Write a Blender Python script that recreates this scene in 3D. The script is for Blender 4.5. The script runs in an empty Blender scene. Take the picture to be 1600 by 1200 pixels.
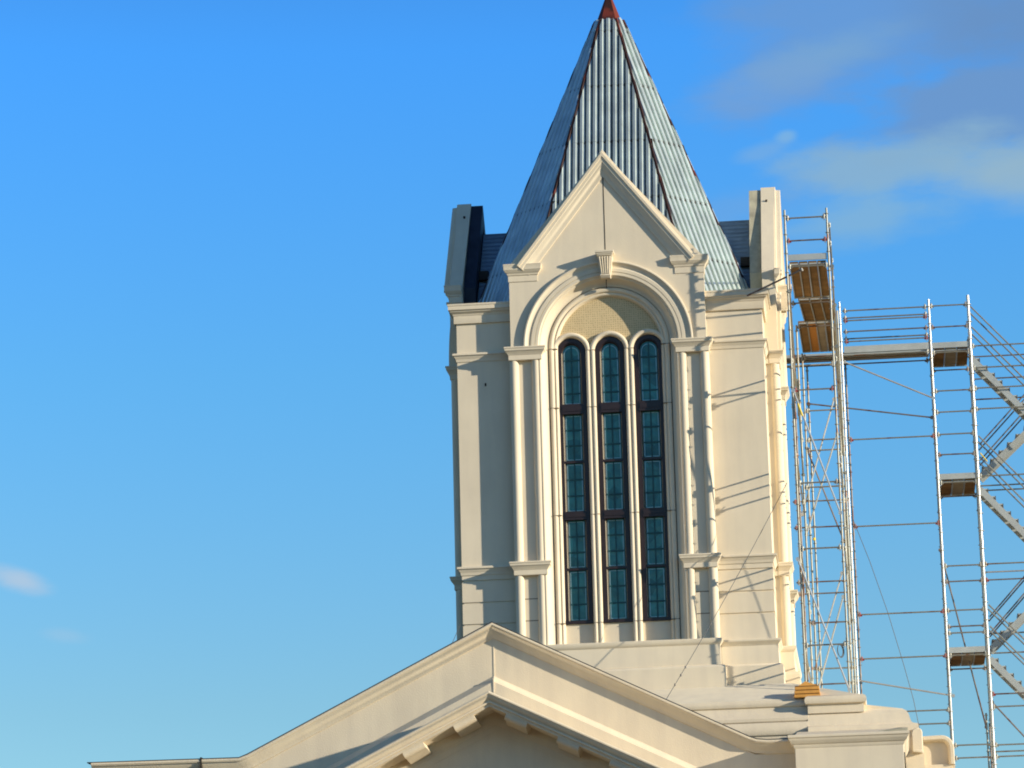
import bpy, bmesh, math, random
from mathutils import Vector, Matrix
R = math.radians
random.seed(7)
sc = bpy.context.scene
col = sc.collection

# ------------------------------------------------------------------ camera
cam = bpy.data.objects.new('camera', bpy.data.cameras.new('camera'))
col.objects.link(cam)
F_PX = 5300.0
PITCH, ROLL, PSI, AL = R(13.3), R(1.48), R(4.1), R(-6.00006)
DIST = F_PX / 58.0 * math.cos(PITCH)
cam.location = (DIST * math.sin(PSI), -DIST * math.cos(PSI), 1.7)
fw = Vector((math.sin(AL) * math.cos(PITCH), math.cos(AL) * math.cos(PITCH), math.sin(PITCH)))
r0 = Vector((math.cos(AL), -math.sin(AL), 0)); u0 = r0.cross(fw)
rt = math.cos(ROLL) * r0 - math.sin(ROLL) * u0
up = math.cos(ROLL) * u0 + math.sin(ROLL) * r0
cam.rotation_euler = Matrix((rt, up, -fw)).transposed().to_euler()
cam.data.sensor_width = 36
cam.data.lens = F_PX / 1600 * 36
cam.data.clip_start = 0.5
cam.data.clip_end = 6000
sc.camera = cam

# ------------------------------------------------------------------ light
SUN_AZ, SUN_EL = R(70), R(13.7)            # to the right of the front's normal
sv = Vector((math.sin(SUN_AZ) * math.cos(SUN_EL), -math.cos(SUN_AZ) * math.cos(SUN_EL), math.sin(SUN_EL)))
sun = bpy.data.objects.new('sun', bpy.data.lights.new('sun', 'SUN'))
col.objects.link(sun)
sun.data.energy = 5.0
sun.data.angle = R(0.55)
sun.data.color = (1.0, 0.90, 0.72)
sun.rotation_euler = sv.to_track_quat('Z', 'Y').to_euler()

world = bpy.data.worlds.new("World"); sc.world = world; world.use_nodes = True
wn, wl = world.node_tree.nodes, world.node_tree.links
wn.clear()
def N(t, **k):
    n = wn.new(t)
    for a, b in k.items(): setattr(n, a, b)
    return n
def wmath(op, a, b=None, c=None, clamp=False):
    n = N('ShaderNodeMath', operation=op, use_clamp=clamp)
    for i, v in enumerate((a, b, c)):
        if v is None: continue
        if isinstance(v, (int, float)): n.inputs[i].default_value = v
        else: wl.new(v, n.inputs[i])
    return n.outputs[0]
sky = N('ShaderNodeTexSky', sky_type='NISHITA', sun_disc=False)
sky.sun_elevation = SUN_EL
sky.sun_rotation = math.atan2(sv.x, sv.y)
sky.altitude = 1500; sky.air_density = 1.0; sky.dust_density = 0.3; sky.ozone_density = 2.0
tc = N('ShaderNodeTexCoord')
sep = N('ShaderNodeSeparateXYZ'); wl.new(tc.outputs['Generated'], sep.inputs[0])
ramp = N('ShaderNodeValToRGB')
el = ramp.color_ramp.elements
def stop(p, c, e=None):           # the ramp holds half of the wanted factor, doubled again below
    e = e or el.new(p); e.position = p; e.color = (c[0] / 2, c[1] / 2, c[2] / 2, 1)
stop(0.06, (.80, .95, .90), el[0]); stop(1.0, (.34, .42, .60), el[1])
stop(0.138, (.70, .96, .97)); stop(0.235, (.53, 1.14, 1.42)); stop(0.325, (.40, 1.22, 1.94)); stop(0.325 + .09, (.36, .85, 1.4)); stop(0.52, (.27, .50, .85))
wl.new(sep.outputs[2], ramp.inputs[0])
tint = N('ShaderNodeMix', data_type='RGBA', blend_type='MULTIPLY')
tint.inputs[0].default_value = 1.0
wl.new(sky.outputs[0], tint.inputs[6]); wl.new(ramp.outputs[0], tint.inputs[7])
dbl = N('ShaderNodeVectorMath', operation='SCALE'); dbl.inputs['Scale'].default_value = 2.0
wl.new(tint.outputs[2], dbl.inputs[0])
SKYCOL = dbl.outputs[0]
# thin cloud: soft patches at given sky directions, broken up by noise
az = wmath('ARCTAN2', sep.outputs[0], sep.outputs[1])
azd = wmath('MULTIPLY', az, 180 / math.pi)
eld = wmath('MULTIPLY', wmath('ARCSINE', sep.outputs[2]), 180 / math.pi)
cmb = N('ShaderNodeCombineXYZ')
wl.new(wmath('MULTIPLY', azd, 0.35), cmb.inputs[0]); wl.new(wmath('MULTIPLY', eld, 0.9), cmb.inputs[1])
nz = N('ShaderNodeTexNoise'); nz.inputs['Scale'].default_value = 1.1; nz.inputs['Detail'].default_value = 9; nz.inputs['Roughness'].default_value = 0.56
wl.new(cmb.outputs[0], nz.inputs['Vector'])
nzc = wmath('SUBTRACT', nz.outputs[0], 0.5)
def cloud(cur, a0, e0, ra, re, tilt, amt, colr, soft=1.0, nk=2.2):
    da = wmath('SUBTRACT', azd, a0); de = wmath('SUBTRACT', eld, e0)
    c, s = math.cos(R(tilt)), math.sin(R(tilt))
    x = wmath('DIVIDE', wmath('ADD', wmath('MULTIPLY', da, c), wmath('MULTIPLY', de, s)), ra)
    y = wmath('DIVIDE', wmath('SUBTRACT', wmath('MULTIPLY', de, c), wmath('MULTIPLY', da, s)), re)
    d = wmath('SQRT', wmath('ADD', wmath('MULTIPLY', x, x), wmath('MULTIPLY', y, y)))
    m = wmath('MULTIPLY', wmath('SUBTRACT', 1.0, wmath('ADD', d, wmath('MULTIPLY', nzc, nk))), soft, clamp=True)
    m = wmath('MULTIPLY', wmath('MULTIPLY', wmath('MULTIPLY', m, m), wmath('SUBTRACT', 3.0, wmath('MULTIPLY', m, 2.0))), amt, clamp=True)
    mx = N('ShaderNodeMix', data_type='RGBA')
    wl.new(m, mx.inputs[0]); wl.new(cur, mx.inputs[6]); mx.inputs[7].default_value = (*colr, 1)
    return mx.outputs[2]
CL = []   # filled below once strengths are known
SKY_STRENGTH = 0.11
K = 1.0 / SKY_STRENGTH
def px_dir(u, v):
    d = fw + rt * ((u - 800) / F_PX) + up * ((600 - v) / F_PX); d.normalize()
    return math.degrees(math.atan2(d.x, d.y)), math.degrees(math.asin(d.z))
azf = wmath('ADD', 1.0, wmath('MULTIPLY', wmath('MINIMUM', wmath('MAXIMUM', wmath('ADD', azd, 12.0), 0.0), 20.0), 0.004))
sc2 = N('ShaderNodeVectorMath', operation='SCALE'); wl.new(SKYCOL, sc2.inputs[0]); wl.new(azf, sc2.inputs['Scale'])
out = sc2.outputs[0]
for (u, v, ra, re, tilt, amt, colr, soft, nk) in (
        (1350, 45, 4.0, 1.5, 9, .80, (0.150, 0.325, 0.64), 1.35, 1.6),
        (1600, 10, 3.0, 2.4, 0, .95, (0.140, 0.29, 0.56), 1.1, 1.1),
        (1290, 85, 2.1, 0.50, 12, .55, (0.22, 0.41, 0.62), 1.1, 1.6),
        (1200, 130, 1.9, 0.62, 10, .45, (0.19, 0.37, 0.68), 1.1, 1.6),
        (1560, 170, 3.3, 1.05, 4, .95, (0.150, 0.315, 0.61), 1.9, 1.4),
        (1430, 252, 3.2, 0.70, 3, .85, (0.26, 0.45, 0.62), 1.35, 1.6),
        (1600, 275, 2.2, 0.85, -4, .85, (0.30, 0.47, 0.60), 1.1, 1.2),
        (1340, 345, 2.7, 0.60, 3, .72, (0.24, 0.46, 0.66), 1.35, 1.5),
        (1160, 325, 1.8, 0.55, 6, .45, (0.18, 0.38, 0.70), 1.1, 1.5),
        (1229, 213, 0.26, 0.15, 8, .60, (0.25, 0.48, 0.70), 1.2, 1.2),
        (1195, 236, 0.75, 0.20, 14, .50, (0.22, 0.43, 0.70), 1.1, 1.4),
        (36, 908, 0.75, 0.32, -14, .80, (0.46, 0.59, 0.74), 1.1, 1.8),
        (100, 992, 0.6, 0.18, -8, .25, (0.42, 0.58, 0.74), 1.2, 1.6)):
    a0, e0 = px_dir(u, v)
    out = cloud(out, a0, e0, ra, re, tilt, amt, tuple(K * c * 0.732 for c in colr), soft, nk)
bgn = N('ShaderNodeBackground'); bgn.inputs[1].default_value = SKY_STRENGTH
wl.new(out, bgn.inputs[0])
wo = N('ShaderNodeOutputWorld'); wl.new(bgn.outputs[0], wo.inputs[0])

sc.view_settings.view_transform = 'Standard'
sc.view_settings.look = 'None'
sc.view_settings.gamma = 1.0
sc.view_settings.exposure = 0.45
sc.render.engine = 'CYCLES'
sc.cycles.max_bounces = 8
sc.cycles.filter_width = 1.9

# ------------------------------------------------------------------ helpers
def material(name, base, rough=0.8, metal=0.0, var=0.06, scale=3.0, bump=0.0, bscale=60.0, spec=0.3, streak=0.0, rust=None, var2=None):
    m = bpy.data.materials.new(name); m.use_nodes = True
    n, l = m.node_tree.nodes, m.node_tree.links
    b = n['Principled BSDF']
    b.inputs['Roughness'].default_value = rough; b.inputs['Metallic'].default_value = metal
    b.inputs['Specular IOR Level'].default_value = spec
    tcn = n.new('ShaderNodeTexCoord')
    t = n.new('ShaderNodeTexNoise'); t.inputs['Scale'].default_value = scale; t.inputs['Detail'].default_value = 6; t.inputs['Roughness'].default_value = .6
    l.new(tcn.outputs['Object'], t.inputs['Vector'])
    cr = n.new('ShaderNodeValToRGB')
    lo = tuple(max(0, c * (1 - var)) for c in base); hi = tuple(min(1, c * (1 + var)) for c in base)
    if var2: lo = var2
    cr.color_ramp.elements[0].position = .3; cr.color_ramp.elements[0].color = (*lo, 1)
    cr.color_ramp.elements[1].position = .7; cr.color_ramp.elements[1].color = (*hi, 1)
    l.new(t.outputs[0], cr.inputs[0])
    c = cr.outputs[0]
    if streak:
        mp = n.new('ShaderNodeMapping'); mp.inputs['Scale'].default_value = (2.2, 2.2, .22)
        l.new(tcn.outputs['Object'], mp.inputs[0])
        t2 = n.new('ShaderNodeTexNoise'); t2.inputs['Scale'].default_value = 1.6; t2.inputs['Detail'].default_value = 5
        l.new(mp.outputs[0], t2.inputs['Vector'])
        c2 = n.new('ShaderNodeValToRGB')
        c2.color_ramp.elements[0].position = .35; c2.color_ramp.elements[0].color = (1 - streak, 1 - streak, 1 - streak * .8, 1)
        c2.color_ramp.elements[1].position = .6; c2.color_ramp.elements[1].color = (1, 1, 1, 1)
        l.new(t2.outputs[0], c2.inputs[0])
        mx = n.new('ShaderNodeMix'); mx.data_type = 'RGBA'; mx.blend_type = 'MULTIPLY'; mx.inputs[0].default_value = 1
        l.new(c, mx.inputs[6]); l.new(c2.outputs[0], mx.inputs[7]); c = mx.outputs[2]
    if rust:
        t3 = n.new('ShaderNodeTexNoise'); t3.inputs['Scale'].default_value = rust[1]; t3.inputs['Detail'].default_value = 4
        l.new(tcn.outputs['Object'], t3.inputs['Vector'])
        c3 = n.new('ShaderNodeValToRGB'); c3.color_ramp.elements[0].position = rust[2]; c3.color_ramp.elements[1].position = rust[2] + .08
        c3.color_ramp.elements[0].color = (0, 0, 0, 1); c3.color_ramp.elements[1].color = (1, 1, 1, 1)
        l.new(t3.outputs[0], c3.inputs[0])
        mx = n.new('ShaderNodeMix'); mx.data_type = 'RGBA'
        l.new(c3.outputs[0], mx.inputs[0]); l.new(c, mx.inputs[6]); mx.inputs[7].default_value = (*rust[0], 1); c = mx.outputs[2]
    l.new(c, b.inputs['Base Color'])
    if bump:
        t4 = n.new('ShaderNodeTexNoise'); t4.inputs['Scale'].default_value = bscale; t4.inputs['Detail'].default_value = 3
        l.new(tcn.outputs['Object'], t4.inputs['Vector'])
        bp = n.new('ShaderNodeBump'); bp.inputs['Strength'].default_value = bump; bp.inputs['Distance'].default_value = .01
        l.new(t4.outputs[0], bp.inputs['Height']); l.new(bp.outputs[0], b.inputs['Normal'])
    return m

STONE = material('cast_stone', (.71, .61, .45), .85, var=.045, scale=.9, bump=.25, bscale=45, spec=.15, streak=.06)
STONE2 = material('cast_stone_panel', (.69, .595, .44), .85, var=.03, scale=1.3, bump=.25, bscale=45, spec=.15, streak=.06)
ROUGH = material('parapet_stone', (.69, .585, .425), .9, var=.05, scale=.7, bump=.5, bscale=30, spec=.12, streak=.07)
JOINT2 = material('mortar', (.20, .16, .11), .9, var=.1)
JOINT = material('open_joint', (.03, .025, .02), .9, var=.1)
MEMB = material('pale_roof_membrane', (.76, .67, .50), .8, var=.05, scale=1.0, spec=.15, streak=.06)
TYMP = material('pebbled_panel', (.60, .47, .27), .95, var=.06, scale=2, spec=.1)
BACK = material('raw_backing', (.44, .40, .28), .8, var=.2, scale=2.5, spec=.2, streak=.2)
BACKD = material('shaded_backing', (.022, .028, .045), .6, var=.3, scale=3)  # left gable's backing, with the shadow on it put into the colour
CRK = material('shaded_sheet', (.22, .29, .36), .5, metal=.4, var=.2, scale=2)  # cricket sheet darkened and blued to paint in the shadow lying on it
NAVY = material('roof_membrane', (.05, .055, .06), .6, var=.2, scale=2)
GALV = material('galvanised_sheet', (.64, .72, .66), .45, metal=.78, var=.14, scale=1.6, spec=.5, streak=.14)
GALVD = material('galvanised_groove_shade', (.12, .14, .15), .6, metal=.3, var=.2, scale=4)  # same sheet in the valleys, groove shade painted as a darker colour
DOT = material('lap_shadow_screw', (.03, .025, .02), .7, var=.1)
HIPM = material('hip_steel', (.035, .012, .010), .6, var=.3, scale=3, rust=((.14, .025, .015), 1.1, .60))
RED = material('red_primer', (.14, .020, .007), .6, var=.25, scale=3, spec=.3)
REDK = material('primer_underlay', (.10, .02, .012), .7, var=.3, scale=3)
BRONZE = material('bronze_frame', (.022, .012, .011), .4, var=.15, scale=6, spec=.45)
BEAD = material('sunlit_bead', (.62, .54, .38), .45, var=.1, spec=.5)
LEAD = material('lead_came', (.018, .080, .082), .5, var=.1)
CAME = material('border_came', (.32, .46, .46), .35, metal=.4, var=.15)
STEEL = material('galvanised_tube', (.27, .262, .215), .42, metal=.4, var=.15, scale=5, spec=.6, rust=((.20, .10, .045), 3.2, .60))
STEELB = material('bright_tube', (.50, .49, .45), .32, metal=.4, var=.1, scale=5, spec=.7)
STEELD = material('aged_tube', (.20, .17, .15), .5, metal=.4, var=.3, scale=4, spec=.5, rust=((.13, .06, .035), 2.5, .55))
REDP = material('red_coupler', (.24, .018, .015), .5, var=.2, scale=9)
YEL = material('yellow_tape', (.75, .55, .04), .6, var=.1)
PLY = material('weathered_deck', (.21, .12, .045), .8, var=.35, scale=2.0, spec=.15)
PLYO = material('new_deck_board', (.48, .20, .035), .7, var=.15, scale=2.0)
PLYG = material('grey_deck_board', (.30, .24, .16), .8, var=.2, scale=2.0)
TOE = material('toe_board_sheet', (.42, .44, .42), .55, metal=.3, var=.1, scale=3)
WOOD = material('sawn_lumber', (.62, .30, .07), .75, var=.15, scale=4, spec=.2)
WOODD = material('lumber_gap_shade', (.10, .04, .01), .9, var=.2)  # dark filler painting the shade between plank layers
CABLE = material('steel_cable', (.10, .10, .10), .5, metal=.3)
EARTH = material('dry_ground', (.19, .14, .09), .95, var=.25, scale=.15, spec=.05)
# glass: dark teal leaded panes with uneven tint
GLASS = material('leaded_glass', (.040, .165, .150), .12, var=.35, scale=2.2, spec=.5)
def pane_variation(m):
    n, l = m.node_tree.nodes, m.node_tree.links; b = n['Principled BSDF']
    tcn = n.new('ShaderNodeTexCoord'); w = n.new('ShaderNodeTexVoronoi'); w.inputs['Scale'].default_value = 2.6
    l.new(tcn.outputs['Object'], w.inputs['Vector'])
    sv_ = n.new('ShaderNodeSeparateColor'); l.new(w.outputs['Color'], sv_.inputs[0])
    mr = n.new('ShaderNodeMapRange'); mr.inputs[3].default_value = .7; mr.inputs[4].default_value = 1.35; l.new(sv_.outputs[0], mr.inputs[0])
    old = b.inputs['Base Color'].links[0].from_socket
    mx = n.new('ShaderNodeVectorMath'); mx.operation = 'SCALE'; l.new(old, mx.inputs[0]); l.new(mr.outputs[0], mx.inputs['Scale']); l.new(mx.outputs[0], b.inputs['Base Color'])
    t4 = n.new('ShaderNodeTexNoise'); t4.inputs['Scale'].default_value = 5; l.new(tcn.outputs['Object'], t4.inputs['Vector'])
    bp = n.new('ShaderNodeBump'); bp.inputs['Strength'].default_value = .5; bp.inputs['Distance'].default_value = .02
    l.new(t4.outputs[0], bp.inputs['Height']); l.new(bp.outputs[0], b.inputs['Normal'])
pane_variation(GLASS)
# pebbled pattern for the tympanum
def pebble(m):
    n, l = m.node_tree.nodes, m.node_tree.links; b = n['Principled BSDF']
    tcn = n.new('ShaderNodeTexCoord'); mp = n.new('ShaderNodeMapping'); mp.inputs['Scale'].default_value = (1, 1, 1)
    l.new(tcn.outputs['Object'], mp.inputs[0])
    w = n.new('ShaderNodeTexVoronoi'); w.inputs['Scale'].default_value = 17; w.inputs['Randomness'].default_value = .25
    l.new(mp.outputs[0], w.inputs['Vector'])
    cr = n.new('ShaderNodeValToRGB'); cr.color_ramp.elements[0].position = .15; cr.color_ramp.elements[0].color = (.50, .46, .40, 1)
    cr.color_ramp.elements[1].position = .30; cr.color_ramp.elements[1].color = (1, 1, 1, 1)
    l.new(w.outputs['Distance'], cr.inputs[0])
    old = b.inputs['Base Color'].links[0].from_socket
    mx = n.new('ShaderNodeMix'); mx.data_type = 'RGBA'; mx.blend_type = 'MULTIPLY'; mx.inputs[0].default_value = 1
    l.new(old, mx.inputs[6]); l.new(cr.outputs[0], mx.inputs[7]); l.new(mx.outputs[2], b.inputs['Base Color'])
pebble(TYMP)

def tag(o, label=None, cat=None, group=None, kind=None):
    if label: o['label'] = label
    if cat: o['category'] = cat
    if group: o['group'] = group
    if kind: o['kind'] = kind
    return o
def empty(name, loc, label, cat, group=None):
    o = bpy.data.objects.new(name, None); col.objects.link(o); o.location = loc
    o.empty_display_size = .5
    return tag(o, label, cat, group)

class MB:
    def __init__(s, *mats): s.v = []; s.f = []; s.mi = []; s.mats = list(mats)
    def m(s, mat):
        if mat not in s.mats: s.mats.append(mat)
        return s.mats.index(mat)
    def add(s, vs, fs, mat=None):
        k = len(s.v); i = s.m(mat) if mat else 0
        s.v += [tuple(p) for p in vs]; s.f += [tuple(a + k for a in f) for f in fs]; s.mi += [i] * len(fs)
        return s
    def box(s, x0, x1, y0, y1, z0, z1, mat=None):
        return s.add([(x0, y0, z0), (x1, y0, z0), (x1, y1, z0), (x0, y1, z0), (x0, y0, z1), (x1, y0, z1), (x1, y1, z1), (x0, y1, z1)],
                     [(0, 3, 2, 1), (4, 5, 6, 7), (0, 1, 5, 4), (1, 2, 6, 5), (2, 3, 7, 6), (3, 0, 4, 7)], mat)
    def prism(s, pts, mapf, d0, d1, mat=None):
        n = len(pts)
        vs = [mapf(a, b, d0) for a, b in pts] + [mapf(a, b, d1) for a, b in pts]
        fs = [tuple(range(n))[::-1], tuple(range(n, 2 * n))] + [(i, (i + 1) % n, n + (i + 1) % n, n + i) for i in range(n)]
        return s.add(vs, fs, mat)
    def tube(s, a, b, r, mat=None, n=8, r1=None):
        a, b = Vector(a), Vector(b); d = (b - a).normalized()
        x = d.orthogonal().normalized(); y = d.cross(x); r1 = r if r1 is None else r1
        vs = [a + (x * math.cos(t) + y * math.sin(t)) * r for t in [2 * math.pi * i / n for i in range(n)]] + \
             [b + (x * math.cos(t) + y * math.sin(t)) * r1 for t in [2 * math.pi * i / n for i in range(n)]]
        fs = [(i, (i + 1) % n, n + (i + 1) % n, n + i) for i in range(n)] + [tuple(range(n))[::-1], tuple(range(n, 2 * n))]
        return s.add(vs, fs, mat)
    def bar(s, a, b, w, h, mat=None):      # rectangular bar, h measured towards +z
        a, b = Vector(a), Vector(b); d = (b - a).normalized()
        side = d.cross(Vector((0, 0, 1))).normalized(); upv = side.cross(d)
        vs = [p + side * sx * w / 2 + upv * sz * h / 2 for p in (a, b) for sx, sz in ((-1, -1), (1, -1), (1, 1), (-1, 1))]
        return s.add(vs, [(0, 1, 2, 3), (7, 6, 5, 4), (0, 4, 5, 1), (1, 5, 6, 2), (2, 6, 7, 3), (3, 7, 4, 0)], mat)
    def sweep(s, path, prof, mapf, closed=False, pclosed=True, mat=None):
        """path in a plane (a,b); prof = (o,d): o along the path's left normal, d out of the plane"""
        P = [Vector(p) for p in path]; n = len(P); offs = []
        for i in range(n):
            if closed: a, b, c = P[i - 1], P[i], P[(i + 1) % n]
            else: a, b, c = P[max(i - 1, 0)], P[i], P[min(i + 1, n - 1)]
            d1 = (b - a) if (b - a).length > 1e-9 else (c - b); d2 = (c - b) if (c - b).length > 1e-9 else d1
            n1 = Vector((-d1.y, d1.x)).normalized(); n2 = Vector((-d2.y, d2.x)).normalized()
            mm = (n1 + n2)
            if mm.length < 1e-6: mm = n1.copy()
            mm.normalize(); offs.append(mm / max(.2, mm.dot(n1)))
        k = len(prof)
        vs = [mapf(*(P[i] + offs[i] * o), d) for i in range(n) for o, d in prof]
        fs = []
        for i in range(n if closed else n - 1):
            j = (i + 1) % n
            for q in range(k if pclosed else k - 1):
                r_ = (q + 1) % k
                fs.append((i * k + q, j * k + q, j * k + r_, i * k + r_))
        if not closed and pclosed:
            fs.append(tuple(range(k))[::-1]); fs.append(tuple((n - 1) * k + q for q in range(k)))
        return s.add(vs, fs, mat)
    def build(s, name, mat=None, parent=None, smooth=38, bevel=0, label=None):
        me = bpy.data.meshes.new(name); me.from_pydata(s.v, [], s.f)
        for mt in s.mats: me.materials.append(mt)
        for p, i in zip(me.polygons, s.mi): p.material_index = i
        bm = bmesh.new(); bm.from_mesh(me)
        bmesh.ops.recalc_face_normals(bm, faces=bm.faces[:])
        big = [f for f in bm.faces if len(f.verts) > 4]
        if big: bmesh.ops.triangulate(bm, faces=big)
        bm.to_mesh(me); bm.free()
        if smooth:
            me.shade_smooth(); me.set_sharp_from_angle(angle=R(smooth))
        o = bpy.data.objects.new(name, me); col.objects.link(o)
        if parent: o.parent = parent
        if bevel:
            bv = o.modifiers.new('soft_edges', 'BEVEL'); bv.width = bevel; bv.segments = 2; bv.limit_method = 'ANGLE'; bv.angle_limit = R(40)
            bv.harden_normals = False
        if label: o['label'] = label
        return o
    _explicit = False

XZ = lambda yf: (lambda a, b, d: (a, yf - d, b))       # plane facing -y at y=yf, d outwards
XY = lambda a, b, d: (a, b, d)                          # plan path, d = z
def arc(cx, cz, r, a0, a1, n):
    return [(cx + r * math.cos(R(a0 + (a1 - a0) * i / n)), cz + r * math.sin(R(a0 + (a1 - a0) * i / n))) for i in range(n + 1)]
def dup_rot(o, ang, parent=None, swap=None):
    c = o.copy(); col.objects.link(c)
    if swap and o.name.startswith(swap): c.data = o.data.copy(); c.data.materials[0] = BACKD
    if parent is None:
        c.parent = o.parent; c.rotation_euler = (0, 0, ang)
    else: c.parent = parent
    for ch in o.children:
        d = ch.copy(); col.objects.link(d); d.parent = c
    return c

# ------------------------------------------------------------------ ground
g = MB(EARTH)
g.add([(-3000, -3000, 0), (3000, -3000, 0), (3000, 3000, 0), (-3000, 3000, 0)], [(0, 1, 2, 3)])
tag(g.build('ground', smooth=0), kind='structure')

# ================================================================== THE TOWER
tower = empty('church_tower', (0, 0, 13), 'tall cream stone tower with gabled bays, lancet windows and unfinished metal spire', 'tower')
class TP:                       # parts of the tower are modelled in world metres, then shifted to its base
    pass
def tb(mb, name, parent=None, **k):
    o = mb.build(name, parent=parent or tower, **k)
    if parent is None or parent is tower: o.location = (0, 0, -13)
    return o
HB = 3.96      # core half width
YB = -4.30     # bay front plane
# added dark box inside the shaft, stops light passing through
c = MB(NAVY); c.box(-3.62, 3.62, -3.62, 3.62, 12.0, 23.9)
tb(c, 'inner_light_block', smooth=0)
c = MB(NAVY); c.box(-3.90, 3.90, -3.90, 3.90, 23.84, 23.93)
tb(c, 'roof_deck', smooth=0)

# corner pier -------------------------------------------------------
def prof_wall():
    p = [(.16, 12.0), (.16, 14.24), (.12, 14.28), (.06, 14.30), (.05, 14.74), (.0, 14.90)]
    for zg in (15.605, 16.165, 16.73):
        p += [(0, zg - .022), (-.03, zg - .012), (-.03, zg + .012), (0, zg + .022)]
    p += [(0, 23.95), (-.28, 23.95), (-.28, 12.0)]
    return p
BELT = [(-.02, 0), (.02, 0), (.03, .06), (.035, .08), (.075, .13), (.08, .15), (.11, .16), (.11, .20), (.10, .215), (-.02, .215)]
CORN = [(-.02, 0), (.055, 0), (.06, .01), (.06, .20), (.075, .215), (.085, .25), (.13, .29), (.145, .30), (.15, .33), (.19, .345), (.19, .44), (.205, .46), (.205, .50), (-.02, .50)]
PLIN = [(-.02, 0), (.05, 0), (.06, .02), (.085, .05), (.115, .08), (.13, .10), (.13, .14), (.12, .15), (-.02, .15)]
Lp = [(-HB, -2.45), (-HB, -HB), (-2.45, -HB)]      # left normal of this walk points inwards -> negate
Lp = Lp[::-1]
def zshift(pr, z0): return [(o, d + z0) for o, d in pr]
pier = MB(STONE); pier.sweep([(a, b) for a, b in Lp], [(-o, d) for o, d in prof_wall()], XY)
# direction check is done by sign: flip if the offset went inwards
def Lsweep(prof, mat=STONE, path=None):
    m = MB(mat); pth = path or [(-2.45, -HB), (-HB, -HB), (-HB, -2.45)]
    # walking -x then +y: left normal of (-1,0) is (0,-1): outwards
    m.sweep(pth, prof, XY); return m
piers = []
pier = tb(Lsweep(prof_wall()), 'corner_pier', smooth=30)
for z0, pr, nm in ((16.88, BELT, 'belt_course'), (22.485, BELT, 'belt_course'), (23.50, CORN, 'cornice'), (14.78, PLIN, 'plinth_moulding')):
    Lsweep(zshift(pr, z0)).build(nm, parent=pier, smooth=30)
h = MB(JOINT); h.box(-3.255, -3.215, -3.972, -3.95, 21.82, 21.90); h.build('drain_hole', parent=pier, smooth=0)
for k in (1, 2, 3): dup_rot(pier, k * math.pi / 2)

# bay ---------------------------------------------------------------
SPR = 22.70                          # springing
# gable wall above the springing with its arch opening, and the flat pilaster backing below
gw = MB(STONE)
ring = arc(0, SPR, 1.79, 180, 0, 40)
outer = [(-2.52, SPR), (-2.52, 24.90), (0, 27.86), (2.52, 24.90), (2.52, SPR)]
# build the wall as quads between the arch and the outline, both sampled at equal angles
def hit(ang):
    d = Vector((math.cos(ang), math.sin(ang))); best = None
    for i in range(len(outer) - 1):
        a = Vector(outer[i]) - Vector((0, SPR)); b = Vector(outer[i + 1]) - Vector((0, SPR)); e = b - a
        den = d.x * e.y - d.y * e.x
        if abs(den) < 1e-9: continue
        t = (a.x * e.y - a.y * e.x) / den; q = (a.x * d.y - a.y * d.x) / den
        if t > 0 and -1e-6 <= q <= 1 + 1e-6 and (best is None or t < best): best = t
    return best
angs = sorted(set([math.pi - math.pi * i / 40 for i in range(41)] + [math.atan2(24.90 - SPR, 2.52), math.pi - math.atan2(24.90 - SPR, 2.52)]), reverse=True)
for d0, d1 in ((0, -.34),):
    A = []; B = []
    for an in angs:
        t = hit(an); A.append((1.79 * math.cos(an), SPR + 1.79 * math.sin(an))); B.append((t * math.cos(an), SPR + t * math.sin(an)))
    for i in range(len(angs) - 1):
        gw.prism([A[i], A[i + 1], B[i + 1], B[i]], XZ(YB), d1, d0)
bm_joints = None
def dissolve_inner(mb):     # drop the internal faces left between neighbouring prisms
    seen = {}
    key = lambda f: tuple(sorted(tuple(round(c, 4) for c in mb.v[i]) for i in f))
    for f in mb.f: seen[key(f)] = seen.get(key(f), 0) + 1
    keep = [i for i, f in enumerate(mb.f) if seen[key(f)] == 1]
    mb.f = [mb.f[i] for i in keep]; mb.mi = [mb.mi[i] for i in keep]
dissolve_inner(gw)
gw.box(-.012, .012, YB - .004, YB + .02, 25.08, 27.42, JOINT); gw.box(-.012, .012, YB - .004, YB + .1, 24.2, 24.49, JOINT)
bay = tb(gw, 'bay_gable', smooth=20)
# raking coping
sl = 2.95 / 2.30
RAKE = [(-.44, -.01), (-.44, .03), (-.42, .04), (-.36, .045), (-.30, .07), (-.24, .12), (-.21, .13), (-.20, .145), (-.12, .15), (-.115, .175), (-.05, .18), (-.04, .17), (-.035, .055), (.01, .05), (.02, .04), (.02, -.34), (-.20, -.34), (-.20, -.01)]
rk = MB(STONE2)
rk.sweep([(2.33, 24.89), (0, 27.875), (-2.33, 24.89)][::-1], [(o, d) for o, d in RAKE], XZ(YB))
rk.build('raking_coping', parent=bay, smooth=30)
# gable shoulders (the small block capitals at the foot of the rake)
def shoulder(sx):
    m = MB(STONE)
    x0, x1 = sorted((sx * 1.80, sx * 2.52))
    pth = [(x1, YB + .30), (x1, YB), (x0, YB), (x0, YB + .30)]
    pr = [(.0, 24.46), (.012, 24.46), (.02, 24.47), (.02, 24.62), (.04, 24.64), (.05, 24.68), (.10, 24.73), (.11, 24.75), (.125, 24.77), (.13, 24.88), (.14, 24.905), (.13, 24.92), (-.30, 24.92), (-.30, 24.46)]
    m.sweep([(x1, -3.98), (x1, YB), (x0, YB), (x0, YB + .01)], [(max(o, -.03), d) for o, d in pr], XY)
    m.box(x0 + .004, x1 - .004, YB - .008, -3.985, 24.475, 24.915)
    return m
for sx in (-1, 1): shoulder(sx).build('shoulder_block', parent=bay, smooth=30)
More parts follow.
